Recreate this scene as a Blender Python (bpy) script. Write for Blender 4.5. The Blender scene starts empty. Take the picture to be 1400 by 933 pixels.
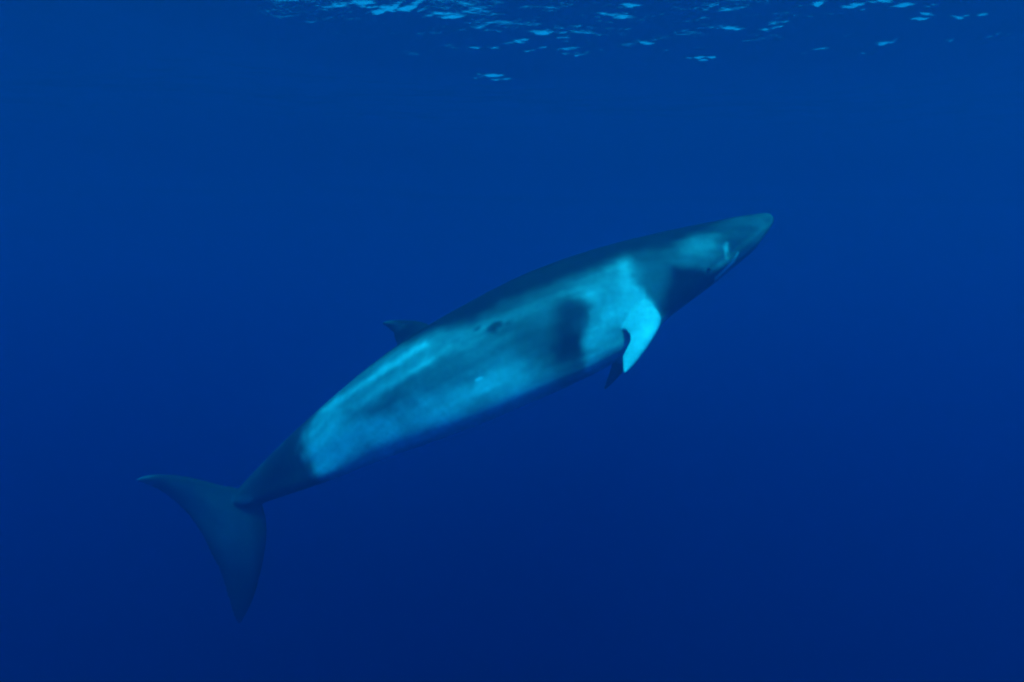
import bpy, math, random
import numpy as np
from mathutils import Vector, kdtree

rng = np.random.default_rng(11)
scene = bpy.context.scene

# ------------------------------------------------------------------ camera
F = 1000.0                     # focal length in photo pixels (1400 wide)
CAM_Z = -3.4                   # the diver floats a little over three metres down
cam_d = bpy.data.cameras.new('camera')
cam_d.sensor_width = 36.0
cam_d.lens = 36.0 * F / 1400.0
cam_d.clip_start = 0.05
cam_d.clip_end = 2000.0
cam = bpy.data.objects.new('camera', cam_d)
cam.location = (0, 0, CAM_Z)
cam.rotation_euler = (math.radians(90), 0, 0)
scene.collection.objects.link(cam)
scene.camera = cam

# ------------------------------------------------------------------ light
SUN_DIR = Vector((0.10, -0.57, 0.81)).normalized()     # towards the sun
w = bpy.data.worlds.new('World'); scene.world = w; w.use_nodes = True
nt = w.node_tree; nt.nodes.clear()
sky = nt.nodes.new('ShaderNodeTexSky'); sky.sky_type = 'NISHITA'; sky.sun_disc = False
sky.sun_elevation = math.asin(SUN_DIR.z)
sky.sun_rotation = math.atan2(SUN_DIR.x, SUN_DIR.y)
bg = nt.nodes.new('ShaderNodeBackground'); bg.inputs[1].default_value = 0.15
wo = nt.nodes.new('ShaderNodeOutputWorld')
nt.links.new(sky.outputs[0], bg.inputs[0]); nt.links.new(bg.outputs[0], wo.inputs[0])

sun_d = bpy.data.lights.new('sun', 'SUN'); sun_d.energy = 4.5; sun_d.angle = math.radians(8.0)   # spread by the waves it came through
sun_d.color = (1.0, 0.97, 0.93)
sun = bpy.data.objects.new('sun', sun_d)
sun.rotation_euler = SUN_DIR.to_track_quat('Z', 'Y').to_euler()
sun.location = (0, 0, 30)
scene.collection.objects.link(sun)

vs = scene.view_settings
vs.view_transform = 'Standard'; vs.look = 'None'; vs.gamma = 1.0; vs.use_curve_mapping = False
vs.exposure = 1.40

cy = scene.cycles
cy.use_denoising = True
cy.max_bounces = 10; cy.diffuse_bounces = 2; cy.glossy_bounces = 3
cy.transmission_bounces = 4; cy.transparent_max_bounces = 16; cy.volume_bounces = 3
cy.caustics_reflective = False; cy.caustics_refractive = False
cy.sample_clamp_indirect = 4.0
cy.filter_width = 2.2

# ------------------------------------------------------------------ helpers
def link(o):
    scene.collection.objects.link(o); return o

def mesh_obj(name, verts, faces, mat=None, smooth=True):
    me = bpy.data.meshes.new(name)
    me.from_pydata([tuple(v) for v in verts], [], [tuple(f) for f in faces])
    me.update()
    if smooth: me.polygons.foreach_set('use_smooth', [True] * len(me.polygons))
    o = bpy.data.objects.new(name, me)
    if mat: me.materials.append(mat)
    return link(o)

def P(px, py, D):
    """photo pixel at distance D (metres along the view axis) -> world point"""
    return np.array([(px - 700.0) / F * D, D, CAM_Z - (py - 466.5) / F * D])

def smooth(e0, e1, x):
    t = np.clip((x - e0) / (e1 - e0), 0, 1); return t * t * (3 - 2 * t)

def newmat(name):
    m = bpy.data.materials.new(name); m.use_nodes = True; m.node_tree.nodes.clear(); return m

# ------------------------------------------------------------------ water body
SIG_S = (0.003, 0.0310, 0.078)         # scattering per metre
SIG_A = (0.58, 0.102, 0.038)           # absorption per metre
mw = newmat('sea_water'); t = mw.node_tree; N = t.nodes
sc = N.new('ShaderNodeVolumeScatter'); ab = N.new('ShaderNodeVolumeAbsorption'); ad = N.new('ShaderNodeAddShader')
ds = max(SIG_S); da = 1.0
sc.inputs['Color'].default_value = (*[s / ds for s in SIG_S], 1); sc.inputs['Density'].default_value = ds
sc.inputs['Anisotropy'].default_value = 0.70
ab.inputs['Color'].default_value = (*[1 - a / da for a in SIG_A], 1); ab.inputs['Density'].default_value = da
out = N.new('ShaderNodeOutputMaterial')
t.links.new(sc.outputs[0], ad.inputs[0]); t.links.new(ab.outputs[0], ad.inputs[1]); t.links.new(ad.outputs[0], out.inputs['Volume'])
B = 220.0; ZB = -160.0; ZT = 0.9
bv = [(-B, -B, ZB), (B, -B, ZB), (B, B, ZB), (-B, B, ZB), (-B, -B, ZT), (B, -B, ZT), (B, B, ZT), (-B, B, ZT)]
bf = [(3, 2, 1, 0), (4, 5, 6, 7), (0, 1, 5, 4), (1, 2, 6, 5), (2, 3, 7, 6), (3, 0, 4, 7)]
water = mesh_obj('water', bv, bf, mw, smooth=False)
water['kind'] = 'structure'; water['label'] = 'deep clear blue open ocean water all around the whale'

# ------------------------------------------------------------------ sea surface seen from below
def axis(lo, hi, step, far, grow=1.16):
    a = list(np.arange(lo, hi + 1e-6, step))
    d = step; x = a[-1]
    while x < far: d *= grow; x += d; a.append(x)
    d = step; x = a[0]; pre = []
    while x > -far: d *= grow; x -= d; pre.append(x)
    return np.array(pre[::-1] + a)
gx = axis(-6.4, 6.4, 0.023, 190.0, 1.05); gy = axis(6.4, 9.8, 0.0115, 190.0, 1.05)
dx = np.gradient(gx); dy = np.gradient(gy)
X, Y = np.meshgrid(gx, gy)
cell = np.maximum(*np.meshgrid(dx, dy))
Z = np.zeros_like(X)
wr = np.random.default_rng(5)
for i in range(90):
    lam = 0.22 * (7.0 / 0.22) ** (wr.random())
    ang = math.radians(80) + wr.normal(0, 0.75)
    k = 2 * math.pi / lam
    slope = 0.0082 * min(1.0, (1.2 / lam)) ** 0.3
    amp = slope / k * math.sqrt(2)
    ph = wr.random() * 6.283
    damp = np.clip(1.5 - 4.0 * cell / lam, 0, 1)
    s_ = np.sin(k * (X * math.cos(ang) + Y * math.sin(ang)) + ph)
    Z += amp * damp * s_
# one long swell whose trough hangs down about nine metres out
trough = 8.7 - 1.1 * smooth(-1.0, -4.1, X) + 0.15 * np.sin(X * 0.7)
Z += -0.17 * np.cos((Y - trough) * 2 * math.pi / 7.0) * np.exp(-((Y - 10) / 30) ** 2 - (X / 60) ** 2)
# steep little ripples that let the sky through: centre px, half-size px, ripples, steepness
GL = [(468, 10, 9, 2, 5, .8), (497, 7, 4, 2, 3, .7), (540, 14, 32, 4, 12, 1.0), (598, 22, 14, 3, 5, .6), (632, 72, 11, 2, 4, .8), (668, 67, 14, 2, 6, .8),
      (712, 56, 7, 6, 6, 1.0), (738, 47, 7, 2, 4, .8), (728, 66, 12, 8, 8, .6), (790, 74, 14, 7, 12, .75), (815, 87, 15, 4, 8, .8), (770, 60, 40, 16, 14, .5),
      (836, 22, 18, 2, 8, .8), (790, 24, 20, 3, 5, .5), (855, 10, 6, 3, 3, .5), (940, 14, 18, 3, 6, .55), (978, 16, 20, 3, 5, .55), (1002, 42, 6, 4, 4, 1.0),
      (944, 80, 3, 2, 2, .9), (957, 80, 4, 2, 3, .9), (973, 79, 2, 1, 1, .9), (965, 64, 8, 2, 4, .5), (1072, 38, 17, 8, 10, .6), (890, 62, 28, 10, 9, .5), (835, 68, 30, 8, 9, .5),
      (1118, 7, 2, 2, 1, .9), (1168, 10, 4, 3, 3, .9), (1205, 4, 8, 3, 4, .9), (1228, 10, 3, 3, 2, .9), (1268, 20, 3, 2, 1, .9), (1259, 27, 7, 2, 3, .7), (1273, 7, 4, 2, 2, .9),
      (1318, 24, 3, 3, 2, 1.0), (1343, 22, 4, 3, 2, 1.0), (1212, 60, 7, 3, 4, .8), (1187, 73, 4, 3, 2, .6), (1365, 50, 24, 3, 12, 1.0), (1322, 56, 28, 2, 7, .6), (1135, 66, 10, 2, 4, .5),
      (1250, 102, 2, 2, 1, .7), (653, 105, 12, 3, 10, 1.1), (676, 105, 16, 3, 16, 1.2), (700, 104, 16, 1, 5, .6)]
GL = [(a, b, c, d, e, f * (1.35 if e <= 3 else 1.0)) for a, b, c, d, e, f in GL]
gr = np.random.default_rng(3); DIM = np.zeros_like(Z)
for (cx, cy_, hw, hh, n, stp) in GL:
    for i in range(n):
        px = cx + gr.uniform(-1, 1) * hw; py = cy_ + gr.uniform(-1, 1) * hh
        D = -CAM_Z / ((466.5 - py) / F)
        for _ in range(4):
            x0 = (px - 700) / F * D
            z0 = Z[np.argmin(np.abs(gy - D)), np.argmin(np.abs(gx - x0))]
            D = (z0 - CAM_Z) / ((466.5 - py) / F)
        sy = gr.uniform(0.012, 0.028); sx = sy * gr.uniform(1.4, 4.5); am = stp * gr.uniform(0.5, 1.0) * sy
        th = gr.normal(0, 0.3)
        u_ = (X - x0) * math.cos(th) + (Y - D) * math.sin(th); v_ = -(X - x0) * math.sin(th) + (Y - D) * math.cos(th)
        DIM = np.maximum(DIM, am * np.exp(-(u_ / sx) ** 2 / 2 - (v_ / sy) ** 2 / 2))
Z -= DIM
Z = np.clip(Z, -2, 0.75)
ny, nx = X.shape
verts = np.stack([X, Y, Z], -1).reshape(-1, 3)
idx = np.arange(ny * nx).reshape(ny, nx)
faces = np.stack([idx[:-1, :-1], idx[:-1, 1:], idx[1:, 1:], idx[1:, :-1]], -1).reshape(-1, 4)
ms = newmat('water_surface'); t = ms.node_tree; N = t.nodes
tc = N.new('ShaderNodeNewGeometry')
mp = N.new('ShaderNodeMapping'); mp.inputs['Scale'].default_value = (0.55, 1.0, 1.0)
n1 = N.new('ShaderNodeTexNoise'); n1.inputs['Scale'].default_value = 5.0; n1.inputs['Detail'].default_value = 5.0; n1.inputs['Roughness'].default_value = 0.55
bmp = N.new('ShaderNodeBump'); bmp.inputs['Strength'].default_value = 1.0; bmp.inputs['Distance'].default_value = 0.030
fr = N.new('ShaderNodeFresnel'); fr.inputs['IOR'].default_value = 1.333
tr = N.new('ShaderNodeBsdfTransparent'); gl = N.new('ShaderNodeBsdfGlossy'); gl.inputs['Roughness'].default_value = 0.02
mx = N.new('ShaderNodeMixShader'); out = N.new('ShaderNodeOutputMaterial')
L = t.links.new
L(tc.outputs['Position'], mp.inputs['Vector']); L(mp.outputs[0], n1.inputs['Vector']); L(n1.outputs[0], bmp.inputs['Height'])
L(bmp.outputs[0], fr.inputs['Normal']); L(bmp.outputs[0], gl.inputs['Normal'])
L(fr.outputs[0], mx.inputs[0]); L(tr.outputs[0], mx.inputs[1]); L(gl.outputs[0], mx.inputs[2]); L(mx.outputs[0], out.inputs['Surface'])
surf = mesh_obj('sea_surface', verts, faces, ms)
surf['kind'] = 'structure'; surf['label'] = 'rippled underside of the sea surface with scattered cyan glints'

# ------------------------------------------------------------------ whale
# stations along the body: back outline px, belly outline px, distance, depth/half-height ratio, roll (deg, belly towards the diver)
ST = [
 (1054, 295, 1056, 301, 6.98, 1.00, 0),
 (1046, 291.5, 1052, 312, 6.96, 0.85, 0),
 (1027, 294, 1040, 325, 6.93, 0.80, 0),
 (1008, 296.5, 1026, 338, 6.90, 0.78, 0),
 (975, 303, 1001, 359, 6.84, 0.78, 1),
 (935, 311, 968, 386, 6.76, 0.80, 3),
 (895, 320, 938, 409, 6.68, 0.84, 5),
 (850, 331, 905, 432, 6.60, 0.88, 7),
 (800, 345, 864, 464, 6.54, 0.90, 9),
 (750, 362, 817, 493, 6.52, 0.90, 11),
 (700, 383, 764, 519, 6.53, 0.90, 14),
 (650, 409, 710, 543, 6.58, 0.88, 17),
 (596, 439, 653, 567, 6.66, 0.86, 20),
 (545, 472, 598, 587, 6.77, 0.84, 26),
 (500, 506, 545, 606, 6.90, 0.82, 33),
 (455, 544, 493, 626, 7.05, 0.82, 42),
 (415, 580, 448, 647, 7.20, 0.86, 52),
 (380, 613, 412, 665, 7.34, 0.95, 62),
 (350, 643, 384, 677, 7.46, 1.05, 70),
 (326, 668, 361, 685, 7.56, 1.05, 76),
 (312, 685, 343, 697, 7.64, 0.60, 80),
 (300, 705, 322, 715, 7.76, 0.35, 80),
]
ST = np.array(ST, float)
_k = np.arange(len(ST))
ST[:, 3] += 11 * smooth(6, 9, _k) * smooth(18, 15, _k) + 4 * smooth(1, 3, _k) * smooth(9, 6, _k)     # the unlit underside
ST[:, 2] += 5 * smooth(6, 9, _k) * smooth(18, 15, _k) + 2 * smooth(1, 3, _k) * smooth(9, 6, _k)
ST[:, 4] += 0.45 * smooth(11, 20, np.arange(len(ST)))
def catmull(A, n):
    m = len(A); tt = np.linspace(0, m - 1, n); i = np.clip(tt.astype(int), 0, m - 2); f = (tt - i)[:, None]
    p0 = A[np.maximum(i - 1, 0)]; p1 = A[i]; p2 = A[i + 1]; p3 = A[np.minimum(i + 2, m - 1)]
    return 0.5 * (2 * p1 + (p2 - p0) * f + (2 * p0 - 5 * p1 + 4 * p2 - p3) * f ** 2 + (3 * p1 - p0 - 3 * p2 + p3) * f ** 3)
NS, NA = 420, 150
S = catmull(ST, NS)
top = np.stack([(S[:, 0] - 700) / F * S[:, 4], S[:, 4], CAM_Z - (S[:, 1] - 466.5) / F * S[:, 4]], 1)
bot = np.stack([(S[:, 2] - 700) / F * S[:, 4], S[:, 4], CAM_Z - (S[:, 3] - 466.5) / F * S[:, 4]], 1)
cen = (top + bot) / 2
hi = np.linalg.norm(top - bot, axis=1) / 2
up = (top - bot) / (2 * hi[:, None])
tan = np.gradient(cen, axis=0); tan /= np.linalg.norm(tan, axis=1)[:, None]     # towards the tail
nrm = np.cross(up, tan); nrm /= np.linalg.norm(nrm, axis=1)[:, None]
nrm *= np.where(nrm[:, 1:2] > 0, -1, 1)                                        # towards the diver
wd = hi * S[:, 5]
# unrolled coordinates of the skin, in photo pixels
cpx = np.stack([(S[:, 0] + S[:, 2]) / 2, (S[:, 1] + S[:, 3]) / 2], 1)
tpx = S[:, 0:2]; bpx = S[:, 2:4]
hpx = np.linalg.norm(tpx - bpx, axis=1) / 2
Uarc = np.concatenate([[0], np.cumsum(np.linalg.norm(np.diff(cpx, axis=0), axis=1))])
roll = np.radians(S[:, 6])
RV = 70.0                                                                      # pixels per radian, one value for all
def to_uv(px, py):
    """pixel on the flank facing the diver -> (U, phi*RV) on the skin"""
    p = np.array([px, py], float)
    best, e_ = None, None
    a = bpx - tpx; ln = np.linalg.norm(a, axis=1)
    d = np.abs((p[0] - tpx[:, 0]) * a[:, 1] - (p[1] - tpx[:, 1]) * a[:, 0]) / ln
    near = np.linalg.norm(cpx - p, axis=1) < 2.2 * hpx + 10
    d = np.where(near, d, 1e9); i = int(np.argmin(d))
    f = np.dot(p - tpx[i], a[i]) / ln[i] ** 2
    e = np.clip(1 - 2 * f, -1, 1)
    return Uarc[i], (math.acos(e) + roll[i]) * hpx[i], i

alpha = np.linspace(0, 2 * math.pi, NA, endpoint=False)
ca, sa = np.cos(alpha), np.sin(alpha)
phi = alpha[None, :] + roll[:, None]                       # angle from the dorsal ridge
phis = np.arctan2(np.sin(phi), np.cos(phi))                # -pi..pi, positive = the side facing the diver
frac = Uarc / Uarc[-1]
# body relief: mouth groove, head ridge, jaw bulge, tail keel, spine furrow
rad = np.ones((NS, NA))
headw = smooth(0.24, 0.06, frac)[:, None]
# the rostrum is flatter and narrower than the bulging lower jaw
rad *= 1 + headw * (0.07 * smooth(1.6, 2.3, np.abs(phis)) - 0.06 * np.exp(-((np.abs(phis) - 0.8) / 0.35) ** 2))
mouth_phi = 1.75 + 0.35 * smooth(0.03, 0.13, frac)[:, None]
mouth_w = (smooth(0.0, 0.02, frac) * smooth(0.155, 0.125, frac))[:, None]
rad *= 1 - 0.045 * mouth_w * np.exp(-((np.abs(phis) - mouth_phi) / 0.07) ** 2)
rad *= 1 + 0.035 * mouth_w * np.exp(-((np.abs(phis) - mouth_phi - 0.2) / 0.12) ** 2)
rad *= 1 + 0.10 * (smooth(0.70, 0.86, frac)[:, None]) * (np.exp(-(phis / 0.25) ** 2) + np.exp(-((np.abs(phis) - math.pi) / 0.25) ** 2))
rad *= 1 - 0.03 * (smooth(0.25, 0.4, frac) * smooth(0.75, 0.6, frac))[:, None] * np.exp(-((np.abs(phis) - 1.25) / 0.35) ** 2)
low = smooth(0.1, 0.9, -ca)[None, :] * (smooth(0.16, 0.3, frac) * smooth(0.98, 0.85, frac))[:, None]
pw = 2.0 + 1.5 * low
rad *= (np.abs(ca)[None] ** pw + np.abs(sa)[None] ** pw) ** (-1 / pw)
body = cen[:, None, :] + up[:, None, :] * (hi[:, None] * ca[None] * rad)[..., None] + nrm[:, None, :] * (wd[:, None] * sa[None] * rad)[..., None]

PV, PF, PART, PA, PB = [], [], [], [], []                  # part verts, faces, part id, two coordinates
def add_grid(G, part, a, b, closed=True):
    base = sum(len(v) for v in PV); n, m = G.shape[:2]
    PV.append(G.reshape(-1, 3)); PART.append(np.full(n * m, part)); PA.append(a.reshape(-1)); PB.append(b.reshape(-1))
    for i in range(n - 1):
        r0, r1 = base + i * m, base + (i + 1) * m
        for j in range(m):
            k = (j + 1) % m
            PF.append((r0 + j, r0 + k, r1 + k, r1 + j))
    PF.append(tuple(base + j for j in range(m))[::-1]); PF.append(tuple(base + (n - 1) * m + j for j in range(m)))
Vskin = np.abs(phis) * hpx[:, None]
add_grid(body, 0, np.repeat(Uarc[:, None], NA, 1), phis)

def foil(part, sections, n=70, m=64, bend=None):
    """sections: (leading px, py, trailing px, py, D lead, D trail, thickness in metres) root to tip"""
    A = np.array(sections, float)
    A = catmull(A, n)
    le = np.stack([(A[:, 0] - 700) / F * A[:, 4], A[:, 4], CAM_Z - (A[:, 1] - 466.5) / F * A[:, 4]], 1)
    te = np.stack([(A[:, 2] - 700) / F * A[:, 5], A[:, 5], CAM_Z - (A[:, 3] - 466.5) / F * A[:, 5]], 1)
    ch = te - le; mid = (le + te) / 2
    sp = np.gradient(mid, axis=0)
    nn = np.cross(ch, sp); nn /= np.linalg.norm(nn, axis=1)[:, None] + 1e-9
    for _ in range(12):
        nn[1:-1] = (nn[:-2] + nn[1:-1] * 2 + nn[2:]) ; nn /= np.linalg.norm(nn, axis=1)[:, None] + 1e-9
    th = np.linspace(0, 2 * math.pi, m, endpoint=False)
    c = 0.5 - 0.5 * np.cos(th)
    prof = (np.sin(th)) * (0.62 + 0.38 * np.cos(th) + 0.0)
    G = le[:, None] + ch[:, None] * c[None, :, None] + nn[:, None] * (prof[None] * (A[:, 6] / 1.2)[:, None])[..., None]
    add_grid(G, part, np.repeat(np.linspace(0, 1, n)[:, None], m, 1), np.repeat(c[None], n, 0))

# dorsal fin (1)
foil(1, [(604, 470, 552, 500, 6.74, 6.84, .10), (594, 452, 546, 482, 6.76, 6.86, .085), (584, 443, 541, 470, 6.78, 6.88, .07), (566, 438.5, 538.5, 461, 6.80, 6.89, .055),
         (548, 437.5, 535, 453, 6.83, 6.90, .045), (534, 438.5, 529, 447, 6.86, 6.90, .035), (523, 440.5, 522, 444, 6.88, 6.9, .022)])
# fluke, tip to tip (2)
FL = [(186, 655, 187, 658, 8.02, 8.06, .022), (202, 650.5, 205, 664, 7.96, 8.05, .04), (222, 649, 222, 673, 7.90, 8.04, .055), (248, 651.5, 240, 687, 7.82, 8.03, .075),
      (274, 657, 256, 702, 7.74, 8.02, .095), (300, 664, 268, 718, 7.66, 8.00, .12), (322, 668, 277, 732, 7.60, 7.99, .15), (343, 675, 284, 745, 7.52, 7.98, .15), (358, 693, 290, 760, 7.46, 8.00, .12),
      (364, 724, 299, 777, 7.52, 8.04, .095), (361, 758, 306, 797, 7.68, 8.12, .075), (354, 792, 312, 820, 7.90, 8.22, .055), (345, 822, 318, 839, 8.12, 8.32, .04), (330, 851, 325, 853, 8.36, 8.42, .022)]
foil(2, [(a, b, c, d, e + .42, f + .42, g) for a, b, c, d, e, f, g in FL], n=140)
# the flipper facing the diver (4) and the far one (5)
foil(4, [(884, 414, 846, 432, 6.34, 6.30, .16), (895, 421, 846, 444, 6.18, 6.16, .14), (904, 436, 858, 456, 6.05, 6.06, .115), (897, 456, 861, 464, 5.98, 6.00, .09),
         (885, 476, 855, 478, 5.94, 5.98, .075), (872, 493, 850, 490, 5.92, 5.98, .055), (862, 504, 850, 499, 5.91, 5.96, .04), (854, 511, 851, 508, 5.9, 5.94, .025)])
foil(5, [(880, 440, 838, 455, 6.85, 6.85, .14), (872, 470, 838, 478, 7.0, 7.0, .10), (862, 492, 836, 496, 7.08, 7.08, .085),
         (851, 508, 832, 511, 7.14, 7.14, .065), (840, 521, 828, 522, 7.18, 7.18, .045), (828, 533, 825, 532, 7.2, 7.2, .025)])
SV = np.concatenate(PV); SPART = np.concatenate(PART); SA_ = np.concatenate(PA); SB_ = np.concatenate(PB)

tmp = mesh_obj('whale_source', SV, PF)
md = tmp.modifiers.new('r', 'REMESH'); md.mode = 'VOXEL'; md.voxel_size = 0.0135; md.use_smooth_shade = True
md = tmp.modifiers.new('s', 'SMOOTH'); md.factor = 0.5; md.iterations = 5
dg = bpy.context.evaluated_depsgraph_get()
me = bpy.data.meshes.new_from_object(tmp.evaluated_get(dg))
bpy.data.objects.remove(tmp, do_unlink=True)
me.name = 'whale'
whale = link(bpy.data.objects.new('whale', me))
me.polygons.foreach_set('use_smooth', [True] * len(me.polygons))
nv = len(me.vertices)
co = np.empty(nv * 3); me.vertices.foreach_get('co', co); co = co.reshape(-1, 3)

# body coordinates for each skin vertex
kd = kdtree.KDTree(len(SV))
for i, v in enumerate(SV): kd.insert(v, i)
kd.balance()
vpart = np.zeros(nv, int); va = np.zeros(nv); vb = np.zeros(nv)
for i in range(nv):
    _, j, _ = kd.find(co[i]); vpart[i] = SPART[j]; va[i] = SA_[j]; vb[i] = SB_[j]
isb = vpart == 0
# refine the nearest-vertex coordinates on the body by projection on its ring
ir = np.clip(np.searchsorted(Uarc, va), 1, NS - 2)
off = co - cen[ir]
tl = -np.einsum('ij,ij->i', off, -tan[ir])
seg = np.linalg.norm(np.gradient(cen, axis=0), axis=1)
vU = Uarc[ir] + tl * (np.gradient(Uarc) / seg)[ir]
vphi = np.arctan2(np.einsum('ij,ij->i', off, nrm[ir]) / wd[ir], np.einsum('ij,ij->i', off, up[ir]) / hi[ir]) + roll[ir]
vphi = np.arctan2(np.sin(vphi), np.cos(vphi))
vh = np.interp(vU, Uarc, hpx)
vV = np.abs(vphi) * vh

# smooth value noise for ragged, natural pigment borders
def vnoise(p, seed):
    r = np.random.default_rng(seed).random((32, 32, 32))
    i = np.floor(p).astype(int); f = p - i; f = f * f * (3 - 2 * f); i %= 32; j = (i + 1) % 32
    def g(a, b, c): return r[a, b, c]
    x0 = g(i[:, 0], i[:, 1], i[:, 2]) * (1 - f[:, 0]) + g(j[:, 0], i[:, 1], i[:, 2]) * f[:, 0]
    x1 = g(i[:, 0], j[:, 1], i[:, 2]) * (1 - f[:, 0]) + g(j[:, 0], j[:, 1], i[:, 2]) * f[:, 0]
    x2 = g(i[:, 0], i[:, 1], j[:, 2]) * (1 - f[:, 0]) + g(j[:, 0], i[:, 1], j[:, 2]) * f[:, 0]
    x3 = g(i[:, 0], j[:, 1], j[:, 2]) * (1 - f[:, 0]) + g(j[:, 0], j[:, 1], j[:, 2]) * f[:, 0]
    y0 = x0 * (1 - f[:, 1]) + x1 * f[:, 1]; y1 = x2 * (1 - f[:, 1]) + x3 * f[:, 1]
    return y0 * (1 - f[:, 2]) + y1 * f[:, 2] - 0.5
def fbm(p, seed, o=4):
    return sum(vnoise(p * 2 ** k + 7 * k, seed + k) / 2 ** k for k in range(o))
q = co - co.min(0)
wu = fbm(q * 3.0, 1) * 13 + fbm(q * 11.0, 5) * 5; wv = fbm(q * 3.0, 20) * 13 + fbm(q * 11.0, 25) * 5
pu = vU + wu; pv = vV + wv

def poly(pts, soft, warp=1.0):
    """0..1 coverage of a pigment patch, corners given on the flank"""
    Q = np.array([to_uv(*p)[:2] for p in pts])
    x = vU + wu * warp; y = vV + wv * warp
    d = np.full(nv, 1e9); inside = np.zeros(nv, bool)
    for k in range(len(Q)):
        a, b = Q[k], Q[(k + 1) % len(Q)]; e = b - a
        tt = np.clip(((x - a[0]) * e[0] + (y - a[1]) * e[1]) / (e @ e + 1e-9), 0, 1)
        d = np.minimum(d, np.hypot(x - a[0] - tt * e[0], y - a[1] - tt * e[1]))
        c = ((a[1] > y) != (b[1] > y)) & (x < (b[0] - a[0]) * (y - a[1]) / (b[1] - a[1] + 1e-12) + a[0])
        inside ^= c
    sd = np.where(inside, -d, d)
    return smooth(soft, -soft, sd)
def blob(px, py, ru, rv, ang=0.0, warp=1.0, hard=0.0):
    u, v, _ = to_uv(px, py); x = vU + wu * warp - u; y = vV + wv * warp - v
    c, s = math.cos(math.radians(ang)), math.sin(math.radians(ang))
    r = np.hypot((x * c + y * s) / ru, (-x * s + y * c) / rv)
    return smooth(1.0 + (1 - hard) * 0.5, 1.0 - (1 - hard) * 0.8 - 1e-3, r)
def mix(A, v, m): return A * (1 - m) + v * m

# pigment: fractions of reflected light
A = np.full(nv, 0.17)                                                     # flank grey
A = mix(A, 0.31, poly([(560, 478), (640, 452), (720, 428), (790, 405), (850, 372), (880, 430), (800, 505), (700, 552), (600, 588), (500, 628), (430, 655), (420, 590), (470, 540)], 16))
A = mix(A, 0.20, blob(610, 520, 90, 34, 0))
A = mix(A, 0.16, blob(566, 546, 44, 20, 0))
A = mix(A, 0.45, blob(684, 530, 42, 20, -8))
A = mix(A, 0.42, poly([(740, 520), (640, 548), (540, 592), (470, 628), (450, 640), (560, 610), (660, 568), (740, 534)], 12))
A = mix(A, 0.52, poly([(452, 558), (520, 508), (575, 474), (600, 461), (606, 467), (560, 492), (510, 524), (470, 556)], 5, 0.7))
A = mix(A, 0.48, poly([(500, 546), (560, 506), (610, 479), (650, 463), (656, 470), (615, 490), (565, 515), (520, 545)], 5, 0.7))
A = mix(A, 0.45, poly([(432, 590), (470, 560), (520, 560), (510, 600), (450, 636), (436, 640)], 14))
A = mix(A, 0.60, blob(452, 631, 13, 6))
A = mix(A, 0.70, smooth(1.9, 2.4, np.abs(vphi) + 0.02 * wv) * smooth(330, 420, vU) * smooth(740, 640, vU))
# dark axillary patch and the grey between it and the saddle
A = mix(A, 0.13, poly([(690, 425), (760, 408), (806, 410), (800, 450), (796, 495), (760, 500), (700, 480)], 32))
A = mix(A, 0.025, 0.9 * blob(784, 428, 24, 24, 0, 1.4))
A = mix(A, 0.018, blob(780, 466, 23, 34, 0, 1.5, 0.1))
# white shoulder blaze
A = mix(A, 0.50, poly([(826, 374), (838, 366), (846, 370), (848, 398), (866, 410), (890, 424), (906, 430), (880, 470), (850, 486), (815, 500), (796, 498), (793, 466), (806, 440), (812, 405)], 7))
A = mix(A, 0.30, poly([(770, 395), (826, 370), (832, 400), (812, 425)], 14))
A = mix(A, 0.30, blob(828, 448, 20, 12))
# head
A = mix(A, 0.11, poly([(850, 362), (880, 352), (900, 372), (892, 424), (868, 408), (850, 398)], 10))
A = mix(A, 0.060, poly([(940, 315), (1049, 290), (1060, 310), (1000, 356), (960, 350)], 14))
A = mix(A, 0.010, poly([(893, 372), (925, 372), (950, 376), (970, 372), (968, 388), (935, 414), (905, 432), (888, 420)], 9))
A = mix(A, 0.28, blob(945, 344, 31, 18, 12))
# dark cape along the back
capeU = np.array([to_uv(*p)[0] for p in [(1040, 297), (985, 312), (930, 325), (880, 342), (830, 366), (770, 388), (710, 410), (650, 424), (610, 440), (560, 468), (500, 508), (440, 560)]])
capeV = np.array([6, 20, 46, 70, 80, 90, 97, 92, 76, 56, 38, 30], float)
cb = np.interp(vU, capeU, capeV)
cs = np.interp(vU, [0, 100, 200, 500, 900], [10, 14, 24, 15, 6])
A = mix(A, 0.014, smooth(cb + cs, cb - cs, vV + wv * 1.1) * smooth(-10, 30, vU))
# dark tail stock
A = mix(A, 0.040, poly([(440, 555), (440, 610), (452, 655), (400, 690), (340, 700), (300, 690), (320, 655), (380, 600)], 17, 1.6))
A = mix(A, 0.20, poly([(430, 655), (365, 690), (350, 690), (400, 664)], 5))
A = mix(A, 0.02, blob(405, 624, 32, 24))
A = mix(A, 0.13, poly([(306, 686), (356, 664), (360, 670), (312, 692)], 4, 0.3))
# soft blotches everywhere
uv3 = np.stack([vU / 55 + 3, vV / 9 + 3, np.full(nv, 2.5)], 1)
A *= 1 + 0.55 * fbm(uv3, 70, 4) * isb
A *= 1 + 0.45 * fbm(q * 5.0, 40) + 0.12 * fbm(q * 11.0, 60)
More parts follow.
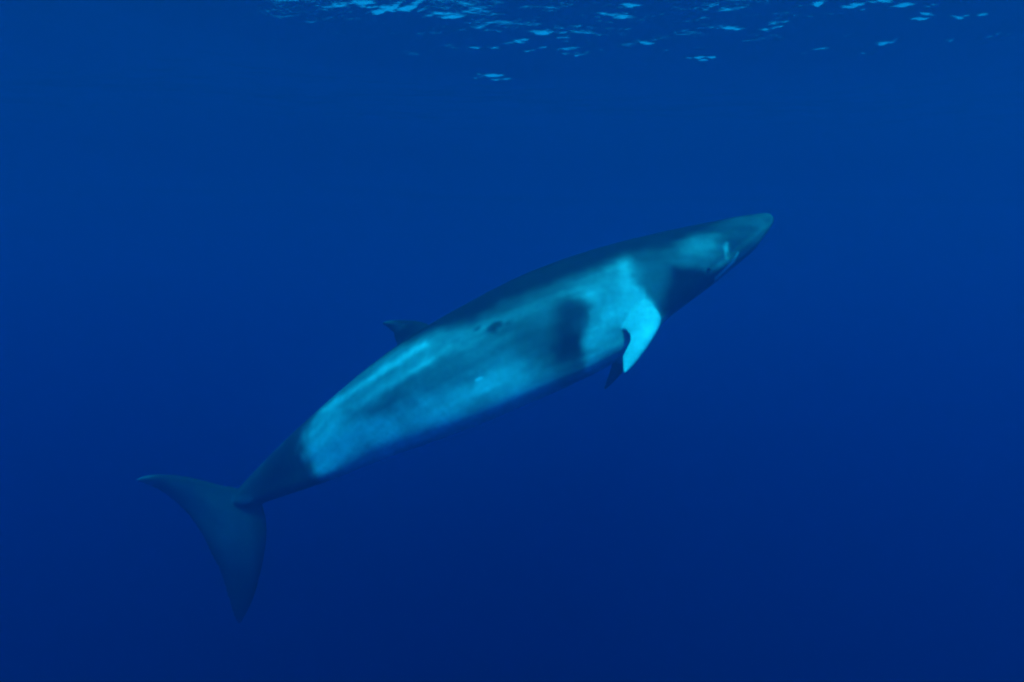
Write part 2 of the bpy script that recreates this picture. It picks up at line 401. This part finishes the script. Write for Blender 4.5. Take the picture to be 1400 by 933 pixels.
# fins
fin = vpart
A = np.where(fin == 1, 0.018 + 0.012 * fbm(q * 6, 80), A)
spn = np.abs(va - 0.46) * 2
edge = smooth(0.0, 0.30, vb) * smooth(1.0, 0.70, vb) * smooth(1.0, 0.3, spn)
val = 0.042 + 0.085 * edge * (1 + 0.9 * fbm(q * 4, 90)) + 0.16 * smooth(0.16, 0.04, va)
A = np.where(fin == 2, val, A)
A = np.where(fin == 4, mix(0.52, 0.74, smooth(0.25, 0.45, va)) * (1 + 0.3 * fbm(q * 7, 95)), A)  # near flipper: shoulder end darker than blade, fold shading put into the pigment
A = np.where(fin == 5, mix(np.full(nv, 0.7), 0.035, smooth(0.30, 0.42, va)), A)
A = np.clip(A, 0.008, 0.88)
# blur the pigment a little over the surface so that fin roots blend
ed = np.empty(len(me.edges) * 2, int); me.edges.foreach_get('vertices', ed); ed = ed.reshape(-1, 2)
for _ in range(2):
    s_ = np.zeros(nv); c_ = np.zeros(nv)
    np.add.at(s_, ed[:, 0], A[ed[:, 1]]); np.add.at(s_, ed[:, 1], A[ed[:, 0]]); np.add.at(c_, ed.ravel(), 1)
    A = 0.5 * A + 0.5 * s_ / np.maximum(c_, 1)
# scars: round bite marks and small pale nicks
A = mix(A, 0.05, blob(691, 446, 10, 7, 30, 0.9, 0.1)); A = mix(A, 0.05, blob(697, 441, 6, 5, 0, 0.9, 0.1)); A = mix(A, 0.10, blob(668, 443, 6, 4, 0, 0.5)); A = mix(A, 0.08, blob(706, 440, 5, 3, 0, 0.5))
for (x, y, a, b, val) in [(669, 510, 5.5, 2.2, 0.95), (661, 553, 7, 2.5, 0.75), (545, 583, 7, 2.5, 0.8), (586, 583, 7, 2.5, 0.8)]:
    A = mix(A, val, blob(x, y, a, b, -8, 0.1, 0.6))
A = mix(A, 0.50, poly([(976, 347), (981, 341), (983, 352), (978, 360)], 3.5, 0.5))
A = mix(A, 0.75, poly([(996, 350), (993, 361), (968, 386), (964, 384), (980, 368)], 2.5, 0.2))
def fattr(name, val):
    at = me.attributes.new(name, 'FLOAT', 'POINT'); at.data.foreach_set('value', np.ascontiguousarray(val, dtype=np.float32))
fattr('pigment', A)
fattr('girth_angle', np.where(isb, vphi, 0))
pl = np.where(isb, smooth(1.95, 2.2, np.abs(vphi)) * smooth(8, 30, vU) * smooth(430, 330, vU), 0)
fattr('pleat', pl)

mk = newmat('whale_skin'); t = mk.node_tree; N = t.nodes; L = t.links.new
at = N.new('ShaderNodeAttribute'); at.attribute_name = 'pigment'
tg = N.new('ShaderNodeTexCoord')
nz = N.new('ShaderNodeTexNoise'); nz.inputs['Scale'].default_value = 18; nz.inputs['Detail'].default_value = 6; nz.inputs['Roughness'].default_value = 0.65
mr = N.new('ShaderNodeMapRange'); mr.inputs['From Min'].default_value = 0.3; mr.inputs['From Max'].default_value = 0.7; mr.inputs['To Min'].default_value = 0.86; mr.inputs['To Max'].default_value = 1.14
mu = N.new('ShaderNodeMath'); mu.operation = 'MULTIPLY'
# fine pale scratches
sm = N.new('ShaderNodeMapping'); sm.inputs['Rotation'].default_value = (0, 0.5, 0.2); sm.inputs['Scale'].default_value = (2, 10, 14)
sn = N.new('ShaderNodeTexNoise'); sn.inputs['Scale'].default_value = 6; sn.inputs['Detail'].default_value = 3
sr = N.new('ShaderNodeMapRange'); sr.inputs['From Min'].default_value = 0.70; sr.inputs['From Max'].default_value = 0.76; sr.inputs['To Min'].default_value = 0; sr.inputs['To Max'].default_value = 0.02
ad = N.new('ShaderNodeMath'); ad.operation = 'ADD'
cc = N.new('ShaderNodeCombineColor')
ra = N.new('ShaderNodeMath'); ra.operation = 'MULTIPLY'; ra.inputs[1].default_value = 0.95
bs = N.new('ShaderNodeBsdfPrincipled'); bs.inputs['Roughness'].default_value = 0.55; bs.inputs['Specular IOR Level'].default_value = 0.03
ga = N.new('ShaderNodeAttribute'); ga.attribute_name = 'girth_angle'
pa = N.new('ShaderNodeAttribute'); pa.attribute_name = 'pleat'
si = N.new('ShaderNodeMath'); si.operation = 'MULTIPLY'; si.inputs[1].default_value = 52.0
sn2 = N.new('ShaderNodeMath'); sn2.operation = 'SINE'
pm = N.new('ShaderNodeMath'); pm.operation = 'MULTIPLY'
bm_ = N.new('ShaderNodeBump'); bm_.inputs['Strength'].default_value = 0.5; bm_.inputs['Distance'].default_value = 0.0006
out = N.new('ShaderNodeOutputMaterial')
L(tg.outputs['Object'], nz.inputs['Vector']); L(nz.outputs[0], mr.inputs[0])
L(at.outputs['Fac'], mu.inputs[0]); L(mr.outputs[0], mu.inputs[1])
L(tg.outputs['Object'], sm.inputs[0]); L(sm.outputs[0], sn.inputs['Vector']); L(sn.outputs[0], sr.inputs[0])
L(mu.outputs[0], ad.inputs[0]); L(sr.outputs[0], ad.inputs[1])
L(ad.outputs[0], ra.inputs[0]); L(ra.outputs[0], cc.inputs[0]); L(ad.outputs[0], cc.inputs[1]); L(ad.outputs[0], cc.inputs[2])
L(cc.outputs[0], bs.inputs['Base Color'])
L(ga.outputs['Fac'], si.inputs[0]); L(si.outputs[0], sn2.inputs[0]); L(sn2.outputs[0], pm.inputs[0]); L(pa.outputs['Fac'], pm.inputs[1])
L(pm.outputs[0], bm_.inputs['Height']); L(bm_.outputs[0], bs.inputs['Normal']); L(bs.outputs[0], out.inputs['Surface'])
me.materials.append(mk)
# origin to the middle of the body
mid = Vector(cen[len(cen) // 2])
me.transform(__import__('mathutils').Matrix.Translation(-mid)); whale.location = mid
whale['label'] = 'slender baleen whale with pale flank patches and white flippers swimming up towards the surface'
whale['category'] = 'whale'

# eyes: a dark ball in a low lid, one on each side of the head
def make_eye(side):
    u, v, i = to_uv(950, 378)
    ph = v / hpx[i]; al = (ph if side > 0 else -ph) - roll[i]
    o = cen[i] + up[i] * hi[i] * math.cos(al) + nrm[i] * wd[i] * math.sin(al)
    n = Vector(up[i] * math.cos(al) / hi[i] + nrm[i] * math.sin(al) / wd[i]).normalized()
    tv = Vector(tan[i]); tv = (tv - n * tv.dot(n)).normalized(); bvv = n.cross(tv)
    vv, ff = [], []
    R = 0.030; rings = 9; seg = 20
    for r in range(rings + 1):
        th = math.pi / 2 * r / rings
        for s in range(seg):
            a = 2 * math.pi * s / seg
            vv.append(Vector(o) + n * (R * 0.55 * math.cos(th) - 0.006) + (tv * math.cos(a) * 1.25 + bvv * math.sin(a)) * R * math.sin(th))
    for r in range(rings):
        for s in range(seg):
            k = (s + 1) % seg; ff.append((r * seg + s, (r + 1) * seg + s, (r + 1) * seg + k, r * seg + k))
    e = mesh_obj('eye', [x - mid for x in vv], ff, me_eye)
    e.parent = whale
    lv, lf = [], []
    for s in range(28):
        a = 2 * math.pi * s / 28
        c = Vector(o) - n * 0.004 + (tv * math.cos(a) * 1.3 + bvv * math.sin(a)) * R * 1.12
        rd = (tv * math.cos(a) + bvv * math.sin(a)).normalized()
        for q_ in range(8):
            b = 2 * math.pi * q_ / 8
            lv.append(c + rd * 0.010 * math.cos(b) + n * 0.010 * math.sin(b) - mid)
    for s in range(28):
        for q_ in range(8):
            k = ((s + 1) % 28) * 8; lf.append((s * 8 + q_, s * 8 + (q_ + 1) % 8, k + (q_ + 1) % 8, k + q_))
    l = mesh_obj('eyelid', lv, lf, me_lid); l.parent = e
me_eye = newmat('whale_eye'); t = me_eye.node_tree
b_ = t.nodes.new('ShaderNodeBsdfPrincipled'); b_.inputs['Base Color'].default_value = (.012, .012, .014, 1); b_.inputs['Roughness'].default_value = 0.15
o_ = t.nodes.new('ShaderNodeOutputMaterial'); t.links.new(b_.outputs[0], o_.inputs[0])
me_lid = newmat('whale_eyelid'); t = me_lid.node_tree
b_ = t.nodes.new('ShaderNodeBsdfPrincipled'); b_.inputs['Base Color'].default_value = (.07, .07, .075, 1); b_.inputs['Roughness'].default_value = 0.6
o_ = t.nodes.new('ShaderNodeOutputMaterial'); t.links.new(b_.outputs[0], o_.inputs[0])
make_eye(1); make_eye(-1)
